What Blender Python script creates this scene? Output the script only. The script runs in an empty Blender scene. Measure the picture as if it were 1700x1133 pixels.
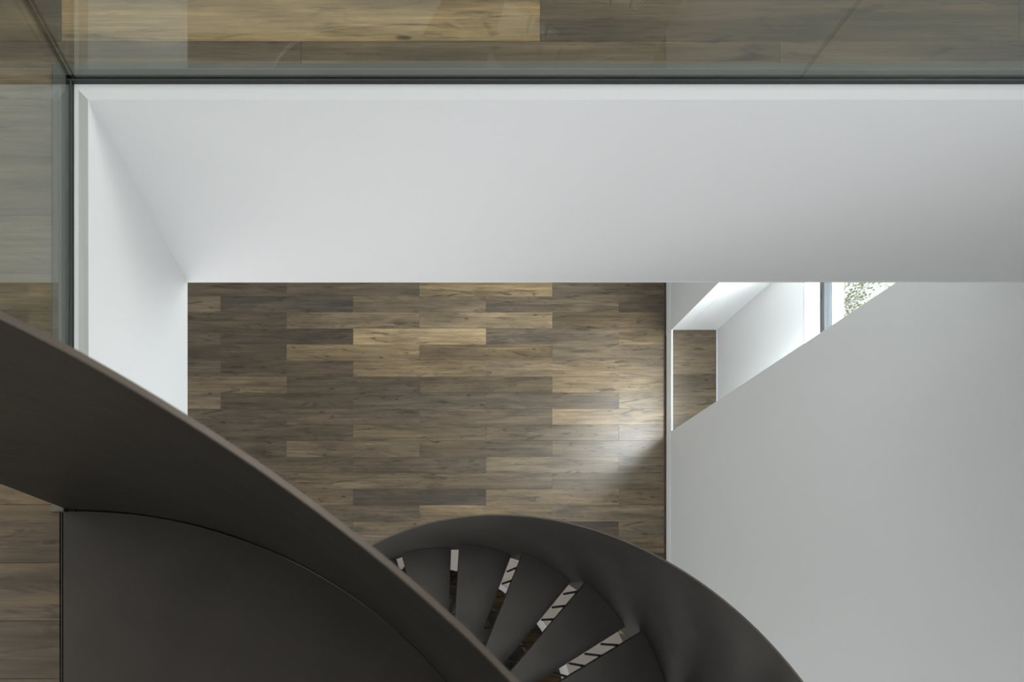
import bpy, bmesh, math, random
from mathutils import Vector
random.seed(7)
sc = bpy.context.scene
C = sc.collection
# ------------------------------------------------------------------ units
# Plan coordinates are in "plan units" (1 unit = P metres), depth below the lens in
# units of D metres; the lower floor is world z = 0, the upper floor is one storey up.
P = 0.001869
D = 1.5008
ZL = 3.607                      # depth of the lower floor
CE = -0.867                     # depth of the upper ceiling
def W(X, Y, z): return Vector((X * P, -Y * P, (ZL - z) * D))
def H(z): return (ZL - z) * D

# ------------------------------------------------------------------ camera
cd = bpy.data.cameras.new('camera'); cam = bpy.data.objects.new('camera', cd); C.objects.link(cam)
cam.location = (0, 0, H(0)); cam.rotation_euler = (0, 0, 0)
cd.sensor_fit = 'HORIZONTAL'; cd.sensor_width = 36; cd.lens = 17.005
cd.shift_x = 228 / 1700; cd.shift_y = 475.5 / 1700
cd.clip_start = 0.02; cd.clip_end = 200
cd.dof.use_dof = True; cd.dof.focus_distance = 4.6; cd.dof.aperture_fstop = 8.0
sc.camera = cam

# ------------------------------------------------------------------ sky, exposure
w = bpy.data.worlds.new('sky'); sc.world = w; w.use_nodes = True
bg = w.node_tree.nodes['Background']; bg.inputs[0].default_value = (0.92, 0.96, 1.0, 1); bg.inputs[1].default_value = 2.4
vs = sc.view_settings
vs.view_transform = 'Standard'; vs.look = 'None'; vs.exposure = 0.0; vs.gamma = 1.0
vs.use_curve_mapping = False

def area(name, loc, rot, sx, sy, power, col=(1, 1, 1), spread=180):
    l = bpy.data.lights.new(name, 'AREA'); l.shape = 'RECTANGLE'; l.size = sx; l.size_y = sy
    l.energy = power; l.color = col; l.spread = math.radians(spread)
    o = bpy.data.objects.new(name, l); C.objects.link(o); o.location = loc; o.rotation_euler = rot
    return o
R90 = math.pi / 2
# area lamps before solid walls, for unseen windows; only the niche has an opening
area('daylight_corridor', W(1738, -1650, 0.0), (0, R90, 0), 1.7, 2.2, 63, (0.96, 0.98, 1.0), 95)
area('fill_east', W(1738, 300, 0.0), (0, R90, 0), 1.7, 2.2, 68, (0.96, 0.98, 1.0))  # added fill from the east, no window built here
area('fill_west', W(-1738, 500, 0.0), (0, -R90, 0), 1.7, 2.6, 17, (0.985, 0.995, 1.0))  # added weak fill across the landing from the west
area('fill_ceiling', W(-100, -600, CE + 0.02), (0, 0, 0), 1.2, 1.2, 13, (1.0, 0.98, 0.96))  # added overhead fill, no known fitting
area('daylight_lower_south', W(-500, 1690, 2.65), (R90, 0, 0), 3.4, 1.9, 116, (0.98, 0.995, 1.0))
area('fill_lower_west', W(-1740, 300, 2.6), (0, -R90, 0), 1.8, 3.0, 22, (1.0, 0.985, 0.96))  # added fill for the lower right wall
area('daylight_niche', W(2150, -1280, 2.25), (0, R90, 0), 1.2, 1.5, 192, (0.92, 0.96, 1.0))
area('fill_basement', W(900, 1500, ZL + 0.25), (0, 0, 0), 0.5, 0.5, 10, (1.0, 0.75, 0.5))  # added warm fill to lift the dark below the stair

# ------------------------------------------------------------------ materials
def mat(name):
    m = bpy.data.materials.new(name); m.use_nodes = True
    nt = m.node_tree; return m, nt, nt.nodes['Principled BSDF']
def N(nt, t, **kw):
    n = nt.nodes.new(t)
    for k, v in kw.items(): setattr(n, k, v)
    return n
def plaster(name, col, rough=0.85, bump=0.02):
    m, nt, b = mat(name)
    tc = N(nt, 'ShaderNodeTexCoord'); no = N(nt, 'ShaderNodeTexNoise'); no.inputs['Scale'].default_value = 140
    no.inputs['Detail'].default_value = 3
    n2 = N(nt, 'ShaderNodeTexNoise'); n2.inputs['Scale'].default_value = 1.2
    mx = N(nt, 'ShaderNodeMixRGB'); mx.blend_type = 'MIX'
    mx.inputs[1].default_value = (*[c * 0.985 for c in col], 1); mx.inputs[2].default_value = (*col, 1)
    bp = N(nt, 'ShaderNodeBump'); bp.inputs['Strength'].default_value = bump; bp.inputs['Distance'].default_value = 0.002
    L = nt.links.new
    L(tc.outputs['Object'], no.inputs['Vector']); L(tc.outputs['Object'], n2.inputs['Vector'])
    L(n2.outputs['Fac'], mx.inputs[0]); L(mx.outputs[0], b.inputs['Base Color'])
    L(no.outputs['Fac'], bp.inputs['Height']); L(bp.outputs['Normal'], b.inputs['Normal'])
    b.inputs['Roughness'].default_value = rough; b.inputs['Specular IOR Level'].default_value = 0.2
    return m
WHITE = plaster('white_plaster', (0.80, 0.81, 0.81))
WARMWHITE = plaster('white_skim', (0.78, 0.775, 0.76), bump=0.15)
BASEWHITE = plaster('white_lacquer', (0.90, 0.90, 0.89), rough=0.45)

def wood_material():
    m, nt, b = mat('oak_plank'); L = nt.links.new
    tc = N(nt, 'ShaderNodeTexCoord'); oi = N(nt, 'ShaderNodeObjectInfo')
    off = N(nt, 'ShaderNodeVectorMath', operation='MULTIPLY'); off.inputs[1].default_value = (37.0, 53.0, 0)
    cmb = N(nt, 'ShaderNodeCombineXYZ'); L(oi.outputs['Random'], cmb.inputs[0]); L(oi.outputs['Random'], cmb.inputs[1])
    L(cmb.outputs[0], off.inputs[0])
    add = N(nt, 'ShaderNodeVectorMath', operation='ADD'); L(tc.outputs['Object'], add.inputs[0]); L(off.outputs[0], add.inputs[1])
    def mapped(sx, sy):
        k = N(nt, 'ShaderNodeVectorMath', operation='MULTIPLY'); k.inputs[1].default_value = (sx, sy, 1.0)
        L(add.outputs[0], k.inputs[0]); return k.outputs[0]
    def noise(sx, sy, detail, rough=0.55, dist=0.0):
        n = N(nt, 'ShaderNodeTexNoise'); n.inputs['Scale'].default_value = 1; n.inputs['Detail'].default_value = detail
        n.inputs['Roughness'].default_value = rough; n.inputs['Distortion'].default_value = dist
        L(mapped(sx, sy), n.inputs['Vector']); return n.outputs['Fac']
    def ramp(src, a, va, bb, vb):
        r = N(nt, 'ShaderNodeMapRange', clamp=True); r.inputs[1].default_value = a; r.inputs[2].default_value = bb
        r.inputs[3].default_value = va; r.inputs[4].default_value = vb; L(src, r.inputs[0]); return r.outputs[0]
    def mul(x, y):
        n = N(nt, 'ShaderNodeMath', operation='MULTIPLY'); L(x, n.inputs[0]); L(y, n.inputs[1]); return n.outputs[0]
    cloud = ramp(noise(1.3, 8.0, 4, 0.6, 0.8), 0.32, 0.58, 0.70, 1.38)
    band = ramp(noise(0.9, 34.0, 4, 0.6, 0.5), 0.3, 0.72, 0.7, 1.26)
    fine = ramp(noise(6.0, 190.0, 5, 0.75), 0.28, 0.68, 0.72, 1.28)
    dark = ramp(noise(2.6, 15.0, 4, 0.65, 1.4), 0.56, 1.0, 0.70, 0.30)
    # knots: sparse distorted cells
    kn = N(nt, 'ShaderNodeTexVoronoi'); kn.feature = 'F1'; kn.inputs['Scale'].default_value = 1
    wob = N(nt, 'ShaderNodeTexNoise'); wob.inputs['Scale'].default_value = 9; wob.inputs['Detail'].default_value = 2
    L(add.outputs[0], wob.inputs['Vector'])
    wm = N(nt, 'ShaderNodeVectorMath', operation='MULTIPLY_ADD'); wm.inputs[1].default_value = (0.30, 0.30, 0); L(wob.outputs['Color'], wm.inputs[0]); L(mapped(2.5, 8.4), wm.inputs[2])
    L(wm.outputs[0], kn.inputs['Vector'])
    knot = ramp(kn.outputs['Distance'], 0.04, 0.21, 0.10, 1.0)
    crack = ramp(noise(3.2, 46.0, 5, 0.7, 1.8), 0.60, 1.0, 0.70, 0.42)
    v = mul(mul(mul(cloud, band), mul(mul(fine, dark), knot)), crack)
    ng = N(nt, 'ShaderNodeMath', operation='MULTIPLY'); L(v, ng.inputs[0]); ng.inputs[1].default_value = 1.10; v = ng.outputs[0]
    hs = N(nt, 'ShaderNodeVectorMath', operation='SCALE'); L(oi.outputs['Color'], hs.inputs[0]); L(v, hs.inputs['Scale'])
    # slight hue drift: warm where light, grey where dark
    mx = N(nt, 'ShaderNodeMixRGB'); mx.blend_type = 'MULTIPLY'; mx.inputs[0].default_value = 1.0
    hr = N(nt, 'ShaderNodeValToRGB'); hr.color_ramp.elements[0].color = (0.97, 0.99, 1.02, 1); hr.color_ramp.elements[1].color = (1.07, 1.0, 0.90, 1)
    L(noise(0.8, 5.0, 2), hr.inputs[0]); L(hs.outputs[0], mx.inputs[1]); L(hr.outputs[0], mx.inputs[2])
    L(mx.outputs[0], b.inputs['Base Color'])
    L(ramp(fine, 0.7, 0.42, 1.2, 0.30), b.inputs['Roughness'])
    b.inputs['Specular IOR Level'].default_value = 0.6
    bp = N(nt, 'ShaderNodeBump'); bp.inputs['Strength'].default_value = 0.12; bp.inputs['Distance'].default_value = 0.001
    L(fine, bp.inputs['Height']); L(bp.outputs['Normal'], b.inputs['Normal'])
    return m
WOOD = wood_material()

def steel_material(name, col, rough, metallic=0.55):
    m, nt, b = mat(name); L = nt.links.new
    tc = N(nt, 'ShaderNodeTexCoord')
    n1 = N(nt, 'ShaderNodeTexNoise'); n1.inputs['Scale'].default_value = 2.6; n1.inputs['Detail'].default_value = 5; n1.inputs['Roughness'].default_value = 0.6
    k = N(nt, 'ShaderNodeVectorMath', operation='MULTIPLY'); k.inputs[1].default_value = (9, 9, 130)
    n2 = N(nt, 'ShaderNodeTexNoise'); n2.inputs['Scale'].default_value = 1; n2.inputs['Detail'].default_value = 3
    L(tc.outputs['Object'], n1.inputs['Vector']); L(tc.outputs['Object'], k.inputs[0]); L(k.outputs[0], n2.inputs['Vector'])
    r = N(nt, 'ShaderNodeValToRGB'); r.color_ramp.elements[0].position = 0.3; r.color_ramp.elements[1].position = 0.7
    r.color_ramp.elements[0].color = (*[c * 0.86 for c in col], 1); r.color_ramp.elements[1].color = (*[c * 1.14 for c in col], 1)
    L(n1.outputs['Fac'], r.inputs[0]); L(r.outputs[0], b.inputs['Base Color'])
    q = N(nt, 'ShaderNodeMapRange'); q.inputs[3].default_value = rough - 0.07; q.inputs[4].default_value = rough + 0.07
    L(n2.outputs['Fac'], q.inputs[0]); L(q.outputs[0], b.inputs['Roughness'])
    b.inputs['Metallic'].default_value = metallic
    return m
STEEL = steel_material('bronzed_steel', (0.068, 0.060, 0.051), 0.46)
TREAD = steel_material('bronzed_steel_lit_tread', (0.105, 0.096, 0.087), 0.45)  # stair steel, colour lightened for the stronger light on the treads
LAND = steel_material('bronzed_steel_plate', (0.074, 0.064, 0.053), 0.48)
PALE_EDGE = steel_material('pale_steel_edge', (0.145, 0.122, 0.10), 0.42)  # paler steel on the top edges of the guards
GUARD_LIT = steel_material('bronzed_steel_lit', (0.105, 0.098, 0.089), 0.44)  # same stair steel, lightened to paint light onto the lower guard
BLACK = steel_material('black_steel', (0.012, 0.012, 0.012), 0.5, 0.2)
CHANNEL = steel_material('dark_anodised_aluminium', (0.06, 0.065, 0.065), 0.4, 0.6)
CHANNELTOP = steel_material('grey_anodised_aluminium', (0.125, 0.122, 0.105), 0.45, 0.3)
BLUEGREY = steel_material('blue_grey_aluminium', (0.075, 0.085, 0.092), 0.45, 0.3)

def glass_material(name, tint, ior=1.5):
    m = bpy.data.materials.new(name); m.use_nodes = True; nt = m.node_tree; L = nt.links.new
    nt.nodes.remove(nt.nodes['Principled BSDF']); out = nt.nodes['Material Output']
    t = N(nt, 'ShaderNodeBsdfTransparent'); t.inputs[0].default_value = (*tint, 1)
    g = N(nt, 'ShaderNodeBsdfGlossy'); g.inputs['Roughness'].default_value = 0.0; g.inputs[0].default_value = (0.95, 1, 0.98, 1)
    f = N(nt, 'ShaderNodeFresnel'); ge = N(nt, 'ShaderNodeNewGeometry')
    io = N(nt, 'ShaderNodeMapRange'); io.inputs[3].default_value = ior; io.inputs[4].default_value = 1 / ior   # same reflectance at both faces of the sheet
    L(ge.outputs['Backfacing'], io.inputs[0]); L(io.outputs[0], f.inputs[0])
    mx = N(nt, 'ShaderNodeMixShader'); L(f.outputs[0], mx.inputs[0]); L(t.outputs[0], mx.inputs[1]); L(g.outputs[0], mx.inputs[2])
    L(mx.outputs[0], out.inputs[0]); return m
GLASS = glass_material('clear_glass', (0.955, 0.975, 0.955), 1.66)
EDGE = glass_material('glass_edge', (0.50, 0.55, 0.50))
PANE = glass_material('window_glass', (0.97, 0.985, 0.98))

# ------------------------------------------------------------------ mesh helpers
def obj(name, bm, m, parent=None, smooth=False, bevel=0.0):
    me = bpy.data.meshes.new(name)
    bmesh.ops.recalc_face_normals(bm, faces=bm.faces[:])
    bm.to_mesh(me); bm.free()
    if smooth:
        for p in me.polygons: p.use_smooth = True
    me.materials.append(m)
    o = bpy.data.objects.new(name, me); C.objects.link(o)
    if parent: o.parent = parent
    if bevel:
        b = o.modifiers.new('bevel', 'BEVEL'); b.width = bevel; b.segments = 2; b.limit_method = 'ANGLE'
    return o
def box(bm, X0, X1, Y0, Y1, z0, z1):
    """a box between plan limits and depths"""
    vs_ = [bm.verts.new(W(x, y, z)) for z in (z0, z1) for x, y in ((X0, Y0), (X1, Y0), (X1, Y1), (X0, Y1))]
    for f in ((0, 1, 2, 3), (7, 6, 5, 4), (0, 4, 5, 1), (1, 5, 6, 2), (2, 6, 7, 3), (3, 7, 4, 0)):
        bm.faces.new([vs_[i] for i in f])
def boxes(*bs):
    bm = bmesh.new()
    for b in bs: box(bm, *b)
    return bm
def prism(bm, pts, z0, z1):
    a = [bm.verts.new(W(x, y, z0)) for x, y in pts]; b = [bm.verts.new(W(x, y, z1)) for x, y in pts]
    bm.faces.new(a); bm.faces.new(b[::-1])
    for i in range(len(pts)):
        j = (i + 1) % len(pts); bm.faces.new((a[i], a[j], b[j], b[i]))
def ribbon(bm, inner, outer, ztop, zbot):
    """a standing plate along two plan curves, top and bottom depth per station"""
    rows = []
    for (xi, yi), (xo, yo), t, b in zip(inner, outer, ztop, zbot):
        rows.append([bm.verts.new(W(*q)) for q in ((xi, yi, b), (xi, yi, t), (xo, yo, t), (xo, yo, b))])
    for r, s in zip(rows, rows[1:]):
        for k in range(4):
            f = bm.faces.new((r[k], r[(k + 1) % 4], s[(k + 1) % 4], s[k])); f.smooth = k in (0, 2); f.material_index = 1 if k == 1 else 0
    bm.faces.new(rows[0]); bm.faces.new(rows[-1][::-1])
    for r, s in zip(rows, rows[1:]):
        for k in range(4):
            e = bm.edges.get((r[k], s[k]))
            if e: e.smooth = False
def ribbon_obj(name, parent, m, *a):
    bm = bmesh.new(); ribbon(bm, *a); o = obj(name, bm, m, parent); o.data.materials.append(PALE_EDGE); return o
def struct(o): o['kind'] = 'structure'; return o
def tag(o, label, cat, group=None):
    o['label'] = label; o['category'] = cat
    if group: o['group'] = group
    return o
def empty(name, loc):
    o = bpy.data.objects.new(name, None); C.objects.link(o); o.location = loc; o.empty_display_size = 0.2
    return o
def adopt(o, root):
    """parent a mesh written in world coordinates to an Empty without moving it"""
    o.parent = root; o.matrix_parent_inverse = root.matrix_world.inverted()
    return o
def place(root): bpy.context.view_layer.update()

# ------------------------------------------------------------------ shell
FB = 1.533          # depth of the underside of the upper slab
XR = 1749           # face of the right wall
pk = 0.012          # plank thickness in depth units
# upper slab with its deep white edges around the stairwell
def ledge(bm, pts):
    # extrude a profile of (X, Y, z) start/end pairs into one solid
    a = [bm.verts.new(W(*p)) for p, q in pts]; b = [bm.verts.new(W(*q)) for p, q in pts]
    bm.faces.new(a); bm.faces.new(b[::-1])
    for k in range(len(a)):
        m_ = (k + 1) % len(a); bm.faces.new((a[k], a[m_], b[m_], b[k]))
CH = 1.007          # foot of the chamfered slab edge
bm = boxes((-1750, 1760, -2450, -902, 1.0 + pk, FB))
TZ, SZ = 1.003, 1.006
ledge(bm, [((-499, -902, 1.0), (XR, -902, 1.0)), ((-491, -893, 1.0), (XR, -893, 1.0)), ((-477, -879, TZ), (XR, -879, TZ)), ((-477, -879, FB), (XR, -879, FB)), ((-499, -902, FB), (XR, -902, FB))])
struct(obj('wall_back', bm, WHITE))
bm = boxes((-1750, -499, -902, -206, 1.0 + pk, FB), (-1750, -524, -206, 1750, 1.0 + pk, FB))
ledge(bm, [((-499, -902, 1.0), (-499, -206, 1.0)), ((-491, -893, 1.0), (-491, -206, 1.0)), ((-477, -879, TZ), (-477, -206, SZ)), ((-477, -879, FB), (-477, -206, FB)), ((-499, -902, FB), (-499, -206, FB))])
struct(obj('wall_left', bm, WHITE))
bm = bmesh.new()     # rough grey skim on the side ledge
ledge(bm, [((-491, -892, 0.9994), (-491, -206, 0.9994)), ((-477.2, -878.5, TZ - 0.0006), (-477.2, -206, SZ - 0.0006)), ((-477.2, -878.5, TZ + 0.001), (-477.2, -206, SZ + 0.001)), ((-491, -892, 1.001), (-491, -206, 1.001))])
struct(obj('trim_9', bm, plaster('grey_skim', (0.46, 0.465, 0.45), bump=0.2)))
struct(obj('trim_1', boxes((-478, XR, -880, -878.5, FB - 0.003, FB + 0.001)), BASEWHITE))
struct(obj('trim_2', boxes((-478, -476.6, -878.4, -206, FB - 0.003, FB + 0.001)), BASEWHITE))
# right wall, two storeys high, with a tall opening into the window niche
NF = 3.548          # niche floor
YN, YS = -1753, -1157
struct(obj('wall_right', boxes((XR, XR + 75, YS, 1750, 1.25, ZL + 0.05), (XR, XR + 75, -2450, YN, 1.25, ZL + 0.05), (XR, XR + 75, YN, YS, 1.25, 1.72)), WHITE, bevel=0.003))
struct(obj('wall_right_upper', boxes((XR, XR + 75, -2450, 1750, CE, 1.25)), plaster('bounce_cut_plaster', (0.30, 0.30, 0.295))))  # unseen upper stretch, coloured dark to cut bounce light
# niche: far side wall with the window opening, end walls
XN = 2015
WS = 2.826          # sill depth
WY0, WY1 = -1690, -870
struct(obj('wall_niche', boxes((XN, XN + 130, -1900, 60, WS, ZL + 0.05), (XN, XN + 130, -1900, WY0, 1.62, WS), (XN, XN + 130, WY1, 60, 1.62, WS), (XN, XN + 130, WY0, WY1, 1.62, 1.72)), WHITE))
struct(obj('wall_niche_end', boxes((XR + 75, XN, YN - 75, YN, 1.6, ZL + 0.05)), WHITE))
struct(obj('wall_niche_south', boxes((XR + 75, XN, -15, 60, 1.6, ZL + 0.05)), WHITE))
struct(obj('ceiling_niche', boxes((XR + 75, XN + 130, -1900, 60, 1.52, 1.62)), WHITE))
struct(obj('baseboard_right', boxes((XR - 2.2, XR + 10, -2440, YN - 1, 3.563, ZL), (XR - 2.2, XR + 10, YS + 1, 1740, 3.563, ZL)), BASEWHITE))
struct(obj('baseboard_niche', boxes((XN - 3, XN, YN, -15, NF - 0.004, NF)), BASEWHITE))
struct(obj('trim_3', boxes((XR - 2.5, XR + 7, YN, YS, NF - 0.002, ZL)), BASEWHITE, bevel=0.002))
# outer shell
struct(obj('wall_west', boxes((-1850, -1750, -2550, 1850, CE, ZL + 0.05)), WHITE))
struct(obj('wall_north', boxes((-1850, 2000, -2550, -2450, CE, ZL + 0.05)), WHITE))
struct(obj('wall_south', boxes((-1850, 2000, 1750, 1850, CE, ZL + 0.05)), WHITE))
struct(obj('ceiling', boxes((-1850, 2000, -2550, 1850, CE - 0.1, CE)), WHITE))

# ------------------------------------------------------------------ floors of separate planks
def tone(t, warm=0.0):
    t = 0.44 + (t - 0.42) * 1.35; warm += 0.38
    a, b = (0.050, 0.037, 0.027), (0.42, 0.315, 0.205)
    c = [math.exp(math.log(p) * (1 - t) + math.log(q) * t) for p, q in zip(a, b)]
    return (c[0] * (0.965 + 0.08 * warm), c[1] * 1.005, c[2] * (1 - 0.20 * warm), 1)
plank_cache = {}
def plank(parent, X0, X1, Y0, Y1, z, col, gap=0.45):
    key = (round(X1 - X0, 1), round(Y1 - Y0, 1))
    me = plank_cache.get(key)
    hx, hy, th = (X1 - X0 - gap) / 2 * P, (Y1 - Y0 - gap) / 2 * P, (pk - 0.001) * D
    if me is None:
        bm = bmesh.new(); e = 0.0006
        lo = [bm.verts.new((sx * hx, sy * hy, -th)) for sx, sy in ((-1, -1), (1, -1), (1, 1), (-1, 1))]
        mi = [bm.verts.new((sx * hx, sy * hy, -e)) for sx, sy in ((-1, -1), (1, -1), (1, 1), (-1, 1))]
        up = [bm.verts.new((sx * (hx - e), sy * (hy - e), 0)) for sx, sy in ((-1, -1), (1, -1), (1, 1), (-1, 1))]
        bm.faces.new(up)
        for a, b in ((lo, mi), (mi, up)):
            for i in range(4): bm.faces.new((a[i], a[(i + 1) % 4], b[(i + 1) % 4], b[i]))
        bmesh.ops.recalc_face_normals(bm, faces=bm.faces[:])
        me = bpy.data.meshes.new('plank'); bm.to_mesh(me); bm.free(); me.materials.append(WOOD); plank_cache[key] = me
    o = bpy.data.objects.new('plank', me); C.objects.link(o); o.parent = parent
    o.location = W((X0 + X1) / 2, (Y0 + Y1) / 2, z); o.color = col
    return o
PW = 96.3; PL = 795.0
G = lambda: max(0.2, min(0.72, random.gauss(0.42, 0.1)))
# lower floor, opened by a round stairwell
SUB = plaster('screed', (0.03, 0.028, 0.025))
HX, HY, HR = 310, 510, 890
bm = bmesh.new()
nseg = 64
ring = [(HX + (HR + 6) * math.cos(a), HY + (HR + 6) * math.sin(a)) for a in (i * 2 * math.pi / nseg for i in range(nseg))]
def edge_pt(a):
    c, s = math.cos(a), math.sin(a); ks = []
    for lim, v, o0 in ((-1850, c, HX), (2000, c, HX), (-2550, s, HY), (1850, s, HY)):
        if abs(v) > 1e-6:
            k = (lim - o0) / v
            if k > 0: ks.append(k)
    k = min(ks); return (HX + k * c, HY + k * s)
angs = sorted([i * 2 * math.pi / nseg for i in range(nseg)] + [math.atan2(y - HY, x - HX) % (2 * math.pi) for x in (-1850, 2000) for y in (-2550, 1850)])
pts_i = [(HX + (HR + 6) * math.cos(a), HY + (HR + 6) * math.sin(a)) for a in angs]; pts_o = [edge_pt(a) for a in angs]
zt, zb = ZL + pk, ZL + 0.16
A = [[bm.verts.new(W(x, y, z)) for x, y in p] for z in (zt, zb) for p in (pts_i, pts_o)]
n = len(angs)
for i in range(n):
    j = (i + 1) % n
    bm.faces.new((A[0][i], A[1][i], A[1][j], A[0][j])); bm.faces.new((A[2][i], A[2][j], A[3][j], A[3][i]))
    bm.faces.new((A[0][i], A[0][j], A[2][j], A[2][i])); bm.faces.new((A[1][i], A[3][i], A[3][j], A[1][j]))
floor = struct(obj('floor', bm, SUB))
TONES = {0: [.36, .38, .40, .62, .38], 1: [.5, .34, .48, .40, .27], 2: [.35, .35, .54, .62, .32],
         3: [.35, .27, .74, .42, .50], 4: [.3, .30, .60, .47, .46], 5: [.38, .34, .56, .58, .50],
         6: [.4, .50, .33, .36, .60], 7: [.58, .30, .35, .36, .60], 8: [.3, .36, .38, .40, .62],
         9: [.3, .32, .46, .42, .52], 10: [.3, .30, .48, .34, .46], 11: [.3, .34, .35, .55, .40],
         12: [.3, .36, .44, .46, .42], 13: [.3, .4, .24, .58, .48], 14: [.3, .36, .36, .58, .54],
         15: [.3, .4, .50, .36, .50], 16: [.3, .4, .46, .30, .46], 17: [.3, .4, .4, .4, .26]}
WARM = {(0, 3): .6, (3, 2): .45, (4, 3): .7, (4, 2): .6, (5, 2): .6, (2, 3): .2, (1, 1): -.5, (0, 4): -.3, (3, 3): -.4, (4, 4): -.2, (13, 3): .4, (14, 3): .4}
Y00 = (492.2 - 1042) * ZL - PW          # north edge of row 0
XA, XB = (476 - 622) * ZL, (366 - 622) * ZL
for r in range(-3, 40):
    y0, y1 = Y00 + r * PW, Y00 + (r + 1) * PW
    if y1 > 1740: break
    base = (XA if r % 2 == 0 else XB)
    # chord of the stairwell over this row
    dy = 0 if y0 <= HY <= y1 else min(abs(y0 - HY), abs(y1 - HY))
    hole = None
    if dy < HR + 2:
        hc = math.sqrt((HR + 2) ** 2 - dy * dy); hole = (HX - hc, HX + hc)
    k0 = -1
    for k in range(-2, 5):
        x0, x1 = base + (k - 1) * PL, base + k * PL
        x0, x1 = max(x0, -1745), min(x1, XR - 16)
        if x1 - x0 < 8: continue
        idx = k + (1 if r % 2 == 0 else 0)
        t = TONES[r][idx] if r in TONES and 0 <= idx < 5 else G()
        wv = WARM.get((r, idx), random.uniform(-.25, .35))
        segs = [(x0, x1)]
        if hole:
            segs = [(a, b) for a, b in ((x0, min(x1, hole[0])), (max(x0, hole[1]), x1)) if b - a > 4]
        for a, b in segs: plank(floor, a, b, y0, y1, ZL, tone(t, wv))
struct(obj('trim_6', boxes((XR - 15.5, XR - 3, -2440, 1740, ZL + 0.002, ZL + pk)), WOOD)).color = tone(.12)
# raised niche floor
nf = struct(obj('floor_niche', boxes((XR + 7, XN, YN, -15, NF + pk, ZL + 0.05)), SUB))
yy = (567.8 - 1042) * NF - PW
NT = [.40, .48, .50, .34, .42, .46, .34]
for r in range(0, 19):
    y0, y1 = yy + r * PW * 0.982, yy + (r + 1) * PW * 0.982
    y0 = max(y0, YN); y1 = min(y1, -16)
    if y1 - y0 > 3: plank(nf, XR + 7.5, XN - 3.5, y0, y1, NF, tone(NT[r] if r < 7 else G(), random.uniform(-.2, .3)))
# upper floor
uf = struct(obj('floor_upper', boxes((-1750, 1748, -2450, -931, 1.0 + pk - 0.001, 1.0 + pk), (-1750, -536, -931, -190, 1.0 + pk - 0.001, 1.0 + pk), (-1750, -524, -190, 1750, 1.0 + pk - 0.001, 1.0 + pk)), SUB))
UT = {(-1, 0): .30, (-1, 1): .66, (-1, 2): .36, (0, 0): .36, (0, 1): .44, (0, 2): .42}
UL = {1: .46, 2: .40, 3: .46, 4: .42, 5: .47, 6: .45, 7: .48, 8: .40, 9: .54, 10: .38, 11: .45}
for r in range(-15, 28):
    y0, y1 = (68.4 - 1042) + r * PW, (68.4 - 1042) + (r + 1) * PW
    base = (102 - 622) if r % 2 else (500 - 622)
    ya, yb = max(y0, -2445), min(y1, 1745)
    if yb - ya < 3: continue
    if yb <= -931 + PW and ya < -931:
        for k in range(-1, 5):
            x0, x1 = max(base + (k - 1) * PL, -1745), min(base + k * PL, 1744)
            if x1 - x0 < 8: continue
            plank(uf, x0, x1, ya, min(yb, -931), 1.0, tone(UT.get((r, k), G()), 1.0 if (r, k) == (-1, 1) else random.uniform(0, .5)))
    if yb > -931:
        for k in range(-1, 3):
            lim = -535 if y1 < -150 and y0 < -200 else -523
            x0, x1 = max(base + (k - 1) * PL, -1745), min(base + k * PL, lim)
            if x1 - x0 < 8: continue
            plank(uf, x0, x1, max(ya, -931), yb, 1.0, tone(UL.get(r, G()) if x1 > -600 else G(), random.uniform(.4, .8)))

# ------------------------------------------------------------------ stairwell edge and basement
def circ(cx, cy, r, a0, a1, m): return [(cx + r * math.cos(a0 + (a1 - a0) * i / m), cy + r * math.sin(a0 + (a1 - a0) * i / m)) for i in range(m + 1)]
PALE = plaster('pale_ring', (0.34, 0.30, 0.26), rough=0.6)  # paler ring around the stairwell opening
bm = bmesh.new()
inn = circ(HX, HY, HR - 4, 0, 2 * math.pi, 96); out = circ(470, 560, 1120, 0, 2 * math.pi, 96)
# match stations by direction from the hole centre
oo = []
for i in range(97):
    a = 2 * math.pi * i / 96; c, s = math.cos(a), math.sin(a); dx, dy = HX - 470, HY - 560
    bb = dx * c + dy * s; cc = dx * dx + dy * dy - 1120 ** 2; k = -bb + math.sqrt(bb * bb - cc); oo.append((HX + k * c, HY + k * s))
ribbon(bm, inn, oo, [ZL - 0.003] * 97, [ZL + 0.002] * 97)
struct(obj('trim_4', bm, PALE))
bm = bmesh.new()
ribbon(bm, circ(HX, HY, HR - 2, 0, 2 * math.pi, 96), circ(HX, HY, HR + 5, 0, 2 * math.pi, 96), [ZL + 0.003] * 97, [ZL + 0.19] * 97)
struct(obj('trim_5', bm, BASEWHITE))
ZB = ZL + 15 * 0.12414
fb = struct(obj('floor_basement', boxes((-1200, 1800, -1000, 1850, ZB + pk, ZB + 0.1)), SUB))
for r in range(0, 29):
    y0 = -990 + r * PW; base = -1200 + (r % 2) * PL / 2
    for k in range(-1, 4):
        x0, x1 = max(base + k * PL, -1195), min(base + (k + 1) * PL, 1795)
        if x1 - x0 > 8: plank(fb, x0, x1, y0, y0 + PW, ZB, tone(G() - .1, .3))
struct(obj('wall_basement', boxes((-1300, -1200, -1100, 1950, ZL + 0.16, ZB + 0.1), (1800, 1900, -1100, 1950, ZL + 0.16, ZB + 0.1), (-1200, 1800, -1100, -1000, ZL + 0.16, ZB + 0.1), (-1200, 1800, 1850, 1950, ZL + 0.16, ZB + 0.1)), WHITE))

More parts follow.
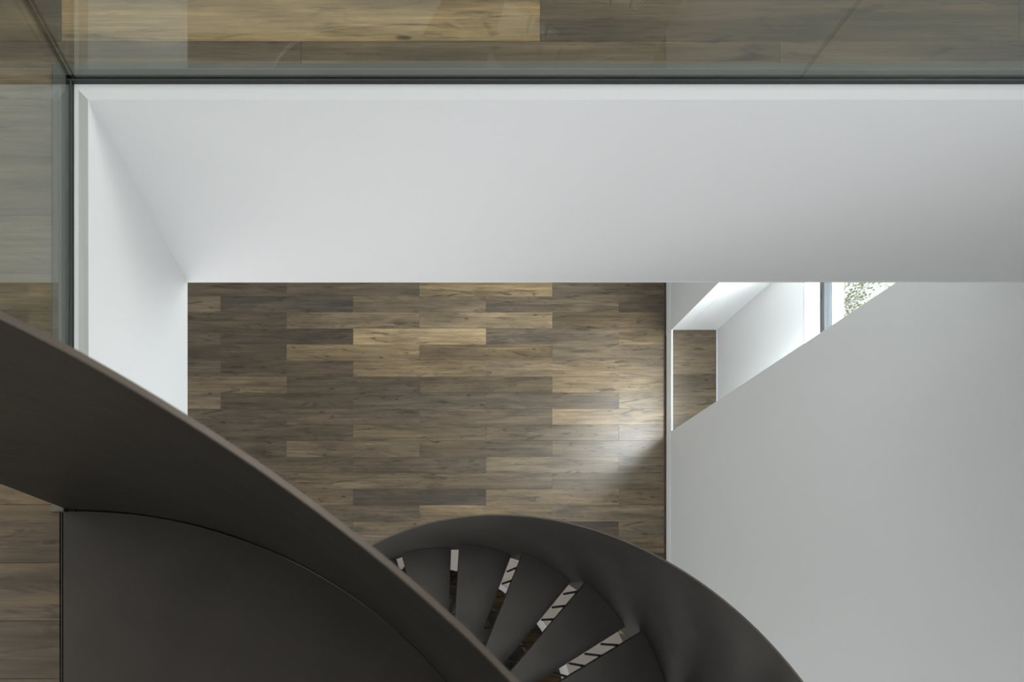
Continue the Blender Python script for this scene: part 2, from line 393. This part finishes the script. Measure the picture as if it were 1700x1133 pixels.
# ------------------------------------------------------------------ spiral stair
AX, AY, RO, RI = 286.3, 373.0, 702.0, 165.0
TH0, DT, DB = -1.8317, 0.3219, 0.304
RS = (ZL - 1.0) / 21                      # riser
def zt(i): return 1.0 + (12 - i) * RS     # depth of tread i (12 = landing, -9 = lower floor)
GH = 0.596                                # guard height above the nosing line
def pol(r, a): return (AX + r * math.cos(a), AY + r * math.sin(a))
PT = 4.3                                  # plate thickness (8 mm)
def tread_bm(i):
    bm = bmesh.new(); a0 = TH0 + i * DT; a1 = a0 + DB
    z0 = zt(i); m = 10
    off = 5.0
    def at(r, a, o):   # o: sideways offset of the straight front edge
        x, y = pol(r, a); return (x - math.sin(a) * o, y + math.cos(a) * o)
    ptsA = [at(RI + 3, a0, off)] + [at(RO - 1.5, a0 + off / RO + (a1 - a0 - off / RO) * k / m, 0) for k in range(m + 1)] + [at(RI + 3, a1, 0)]
    prism(bm, ptsA, z0, z0 + 0.004)
    # folded lips at the front and back edge
    for a, s, o in ((a0, 1, off), (a1, -1, 0)):
        o += s * 1.2
        q = [at(RI + 3, a, o), at(RO - 1.5, a, o), at(RO - 1.5, a, o + s * 3.2), at(RI + 3, a, o + s * 3.2)]
        prism(bm, q, z0 + 0.004, z0 + 0.030)
    return bm
def rod_bm(i, r):
    bm = bmesh.new(); a = TH0 + (i + 1) * DT; x, y = pol(r, a)
    x -= math.sin(a) * 2.2; y += math.cos(a) * 2.2
    c = [(x + 4.3 * math.cos(t * math.pi / 4), y + 4.3 * math.sin(t * math.pi / 4)) for t in range(8)]
    prism(bm, c, zt(i + 1) + 0.004, zt(i) + 0.028)
    return bm
def helix(name, root, r0, r1, i0, i1, up, down, m, n=None):
    n = n or max(8, int((i1 - i0) * 5)); st = [i0 + (i1 - i0) * k / n for k in range(n + 1)]
    an = [TH0 + s * DT for s in st]
    up_ = [up(s) if callable(up) else up for s in st]
    return adopt(ribbon_obj(name, None, m, [pol(r0, a) for a in an], [pol(r1, a) for a in an],
                            [zt(s) - u for s, u in zip(st, up_)], [zt(s) + down for s in st]), root)
BARS = {0: (592, 559, 495, 425, 360, 295, 235), 1: (642, 590, 530, 465, 400, 335, 270), 2: (656, 590, 528, 464, 398, 332, 266), 3: (608, 541, 475, 408, 341, 275)}   # as seen in each open riser
stair = empty('spiral_staircase', W(AX, AY, ZL)); bpy.context.view_layer.update()
tag(stair, 'dark bronze steel spiral staircase with open risers and curved plate guards', 'staircase')
for i in range(-8, 12):
    adopt(obj('tread', tread_bm(i), TREAD), stair)
for i in range(-9, 12):
    for r in BARS.get(i, (640, 574, 508, 442, 376, 310, 244)):
        adopt(obj('riser_bar', rod_bm(i, r), BLACK), stair)
og = helix('outer_guard', stair, RO, RO + PT, -9.0, 12.0, lambda s: GH + max(0, s - 9) / 3 * (0.775 - GH), 0.18, GUARD_LIT, 160)
helix('inner_guard', stair, RI, RI - PT, -9.0, 12.0, lambda s: GH + max(0, s - 9) / 3 * (0.775 - GH), 0.16, STEEL, 120)
# landing plate at the upper floor
LX, LY, LR = -492, 609, 800
a0, a1 = math.radians(-91.9), math.radians(-29.5)
LA = LR + 1.2
arc = [(LX + LA * math.cos(a0 + (a1 - a0) * k / 40), LY + LA * math.sin(a0 + (a1 - a0) * k / 40)) for k in range(41)]
aT = TH0 + 12 * DT
inner_arc = [pol(RI + 3, -2.4 - (2 * math.pi - (aT + 2.4)) * k / 16 + 0) for k in range(17)]
start = math.atan2(arc[-1][1] - AY, arc[-1][0] - AX)
inner_arc = [pol(RI + 3, start - (start + 2 * math.pi - aT) * k / 16) for k in range(17)]
poly = [(-517, LY - math.sqrt(LA ** 2 - 25 ** 2))] + arc[1:] + inner_arc + [pol(RO - 1.5, aT), (-517, 757)]
bm = bmesh.new(); prism(bm, poly, 1.0, 1.05)
adopt(obj('landing', bm, LAND), stair)
# landing guard: a tall flat-topped plate curving round the landing
LT = 2.7                                  # plate 5 mm
st = [math.radians(q) for q in (-91.5, -91.0, -90.4, -89.7)] + [math.radians(-89 + 59.5 * k / 70) for k in range(71)]
def gi(a):
    d = math.degrees(a); return LR + 1.2 * max(0.0, min(1.0, (-47 - d) / 18)) + 2.2 + 2.6 * max(0.0, min(1.0, (-89.2 - d) / 2.3))
# outer radius of the top edge, station by station (the plate leans out by about a centimetre)
RTOP = [(-101, 807.0), (-100, 807.2), (-96.7, 808.5), (-92, 808.5), (-62, 808.0), (-56, 807.0), (-52, 806.0), (-49, 804.5), (-47, 802.8), (-40, 801.0), (-29, 800.0)]
def rt(a):
    d = math.degrees(a)
    for (p, u), (q, v) in zip(RTOP, RTOP[1:]):
        if p <= d <= q: return u + (v - u) * (d - p) / (q - p)
    return RTOP[0][1] if d < RTOP[0][0] else RTOP[-1][1]
lp = lambda r, a: (LX + r * math.cos(a), LY + r * math.sin(a))
bm = bmesh.new(); rows = []
for n_, a in enumerate(st):
    zb_ = 1.12
    rows.append([bm.verts.new(W(*q)) for q in ((*lp(gi(a), a), zb_), (*lp(rt(a) - LT, a), 0.2255), (*lp(rt(a) - LT + 0.4, a), 0.2247), (*lp(rt(a), a), 0.2247), (*lp(gi(a) + LT, a), zb_))])
for r, q in zip(rows, rows[1:]):
    for k in range(5):
        f = bm.faces.new((r[k], r[(k + 1) % 5], q[(k + 1) % 5], q[k])); f.smooth = k in (0, 3); f.material_index = 1 if k in (1, 2) else 0
bm.faces.new(rows[0]); bm.faces.new(rows[-1][::-1])
for r, q in zip(rows, rows[1:]):
    for k in range(5):
        e = bm.edges.get((r[k], q[k]))
        if e: e.smooth = False
lg = adopt(obj('landing_guard', bm, STEEL), stair); lg.data.materials.append(PALE_EDGE)
# straight guard closing the far side of the landing
p0, p1 = pol(RO, aT), (-517, 757)
d = Vector((p1[0] - p0[0], p1[1] - p0[1])).normalized(); nrm = (d.y * PT, -d.x * PT)
if nrm[1] < 0: nrm = (-nrm[0], -nrm[1])
adopt(ribbon_obj('landing_guard', None, STEEL, [p0, p1], [(p0[0] + nrm[0], p0[1] + nrm[1]), (p1[0] + nrm[0], p1[1] + nrm[1])], [0.225] * 2, [1.16] * 2), stair)
# threshold strip between landing and planks, over a black sheet painting the gap's shade
struct(obj('trim_7', boxes((-524, -517.3, -190, 757, 1.006, 1.012), (-524, -500, -206, -190, 1.004, 1.012)), BLACK))
adopt(obj('threshold_strip', boxes((-521.0, -519.2, -190, 757, 1.0005, 1.012)), LAND), stair)

# flight going on down to the basement
low = empty('basement_staircase', W(AX, AY, ZB)); bpy.context.view_layer.update()
tag(low, 'dark steel lower flight seen through the open risers of the spiral', 'staircase')
for i in range(-23, -8):
    adopt(obj('tread', tread_bm(i), TREAD), low)
helix('outer_guard', low, RO, RO + PT, -24.0, -9.9, 0.5, 0.12, STEEL, 90)
helix('inner_guard', low, RI, RI - PT, -24.0, -9.9, 0.5, 0.12, STEEL, 60)

# ------------------------------------------------------------------ glass balustrade
gb = empty('glass_balustrade', W(-500, -900, 1.0)); bpy.context.view_layer.update()
tag(gb, 'frameless clear glass balustrade in a slim dark floor channel round the void', 'balustrade')
hz = 1.0 - 0.0067
# channel: dark inner face, grey cover behind the glass
adopt(obj('base_channel', boxes((-506.5, 1745, -905, -902.2, hz, 1.012), (-503.5, -500.2, -902.2, -206, hz, 1.012)), CHANNEL), gb)
adopt(obj('channel_cover', boxes((-531, 1745, -930, -911.6, hz, 1.012), (-531, -509.9, -911.6, -206, hz, 1.012)), CHANNELTOP), gb)
struct(obj('trim_8', boxes((-533.5, -513.5, -205.8, -191.0, 0.994, 1.003)), steel_material('warm_grey_cap', (0.17, 0.15, 0.125), 0.5, 0.2)))
top = 1.0 - 1.12 / D
adopt(obj('glass_panel', boxes((-495.2, 700, -911.4, -905.2, top, 1.008)), GLASS), gb)
adopt(obj('glass_panel', boxes((703, 1745, -911.4, -905.2, top, 1.008)), GLASS), gb)
adopt(obj('glass_panel', boxes((-508.2, -502.2, -910.4, -206, top, 1.008)), GLASS), gb)
# polished panel edges at the corner joint
adopt(obj('polished_edge', boxes((-496.2, -495.2, -911.4, -905.2, top, 1.008)), EDGE), gb)
adopt(obj('polished_edge', boxes((-508.2, -502.2, -911.4, -910.4, top, 1.008)), EDGE), gb)

# ------------------------------------------------------------------ niche window
win = struct(empty('window_1', W(2100, -1280, WS))); bpy.context.view_layer.update()
adopt(obj('sill', boxes((XN, XN + 75, WY0, WY1, WS - 0.002, WS + 0.002)), BASEWHITE), win)
adopt(obj('window_frame', boxes((XN + 74, XN + 106, WY0, WY1, WS - 0.028, WS + 0.01), (XN + 74, XN + 106, WY0, WY1, 1.72, 1.75), (XN + 74, XN + 106, WY0, WY0 + 26, 1.75, WS - 0.028), (XN + 74, XN + 106, WY1 - 26, WY1, 1.75, WS - 0.028)), BLUEGREY), win)
adopt(obj('gasket', boxes((XN + 72.5, XN + 74.3, WY0, WY1, WS - 0.027, WS - 0.003)), BLACK), win)
adopt(obj('pane', boxes((XN + 92, XN + 95, WY0 + 24, WY1 - 24, 1.74, WS - 0.026)), PANE), win)
adopt(obj('outer_sill', boxes((XN + 107, XN + 185, WY0 - 20, WY1 + 20, WS + 0.0, WS + 0.03)), BASEWHITE), win)

# ------------------------------------------------------------------ garden beyond the window
gm, nt, b = mat('pale_gravel'); tc = N(nt, 'ShaderNodeTexCoord'); v = N(nt, 'ShaderNodeTexVoronoi'); v.inputs['Scale'].default_value = 45
r = N(nt, 'ShaderNodeValToRGB'); r.color_ramp.elements[0].color = (.75, .75, .70, 1); r.color_ramp.elements[1].color = (.45, .44, .40, 1)
nt.links.new(tc.outputs['Object'], v.inputs['Vector']); nt.links.new(v.outputs['Distance'], r.inputs[0]); nt.links.new(r.outputs[0], b.inputs['Base Color'])
struct(obj('ground', boxes((2145, 6000, -4500, 2500, ZL + 0.1, ZL + 0.3)), gm))

# a low shrub in the gravel bed under the window: leaves counted as one part, stems as another
shrub = empty('shrub', W(3000, -1950, ZL + 0.1)); bpy.context.view_layer.update()
tag(shrub, 'pale green leafy shrub on gravel outside the niche window', 'shrub')
rnd = random.Random(3); bm = bmesh.new(); bs = bmesh.new()
for k in range(90):
    ox, oy = rnd.uniform(-560, 900), rnd.uniform(-420, 520); hh = rnd.uniform(.10, .42)
    p0, p1 = W(3000 + ox * .8, -1950 + oy * .8, ZL + 0.1), W(3000 + ox, -1950 + oy, ZL + 0.1 - hh)
    for a_, b_ in ((p0, p1),):
        q = [bs.verts.new(a_ + Vector(v)) for v in ((.006, 0, 0), (-.003, .005, 0), (-.003, -.005, 0))] + [bs.verts.new(b_)]
        for f in ((0, 1, 3), (1, 2, 3), (2, 0, 3)): bs.faces.new([q[i] for i in f])
    for l in range(60):
        t = rnd.uniform(.25, 1.05); c = p0.lerp(p1, t) + Vector((rnd.gauss(0, .075), rnd.gauss(0, .075), rnd.gauss(0, .03)))
        d = Vector((rnd.uniform(-1, 1), rnd.uniform(-1, 1), rnd.uniform(-.3, .6))).normalized()
        sd = d.cross(Vector((rnd.uniform(-.4, .4), rnd.uniform(-.4, .4), 1))).normalized(); u = sd.cross(d) * .006
        ln, wd = rnd.uniform(.018, .036), rnd.uniform(.006, .011)
        v = [bm.verts.new(p) for p in (c, c + d * ln * .5 + sd * wd + u, c + d * ln, c + d * ln * .5 - sd * wd + u)]
        bm.faces.new((v[0], v[1], v[2])); bm.faces.new((v[0], v[2], v[3]))
lm, nt, b = mat('olive_leaf'); tc = N(nt, 'ShaderNodeTexCoord'); n_ = N(nt, 'ShaderNodeTexNoise'); n_.inputs['Scale'].default_value = 9
r = N(nt, 'ShaderNodeValToRGB'); r.color_ramp.elements[0].color = (.10, .115, .045, 1); r.color_ramp.elements[1].color = (.27, .275, .15, 1); r.color_ramp.elements[0].position = .35; r.color_ramp.elements[1].position = .65
nt.links.new(tc.outputs['Object'], n_.inputs['Vector']); nt.links.new(n_.outputs['Fac'], r.inputs[0]); nt.links.new(r.outputs[0], b.inputs['Base Color'])
lv = adopt(obj('foliage', bm, lm), shrub); lv['kind'] = 'stuff'
bkm = steel_material('bark', (0.12, 0.09, 0.06), 0.8, 0.0)
sv = adopt(obj('stems', bs, bkm), shrub); sv['kind'] = 'stuff'
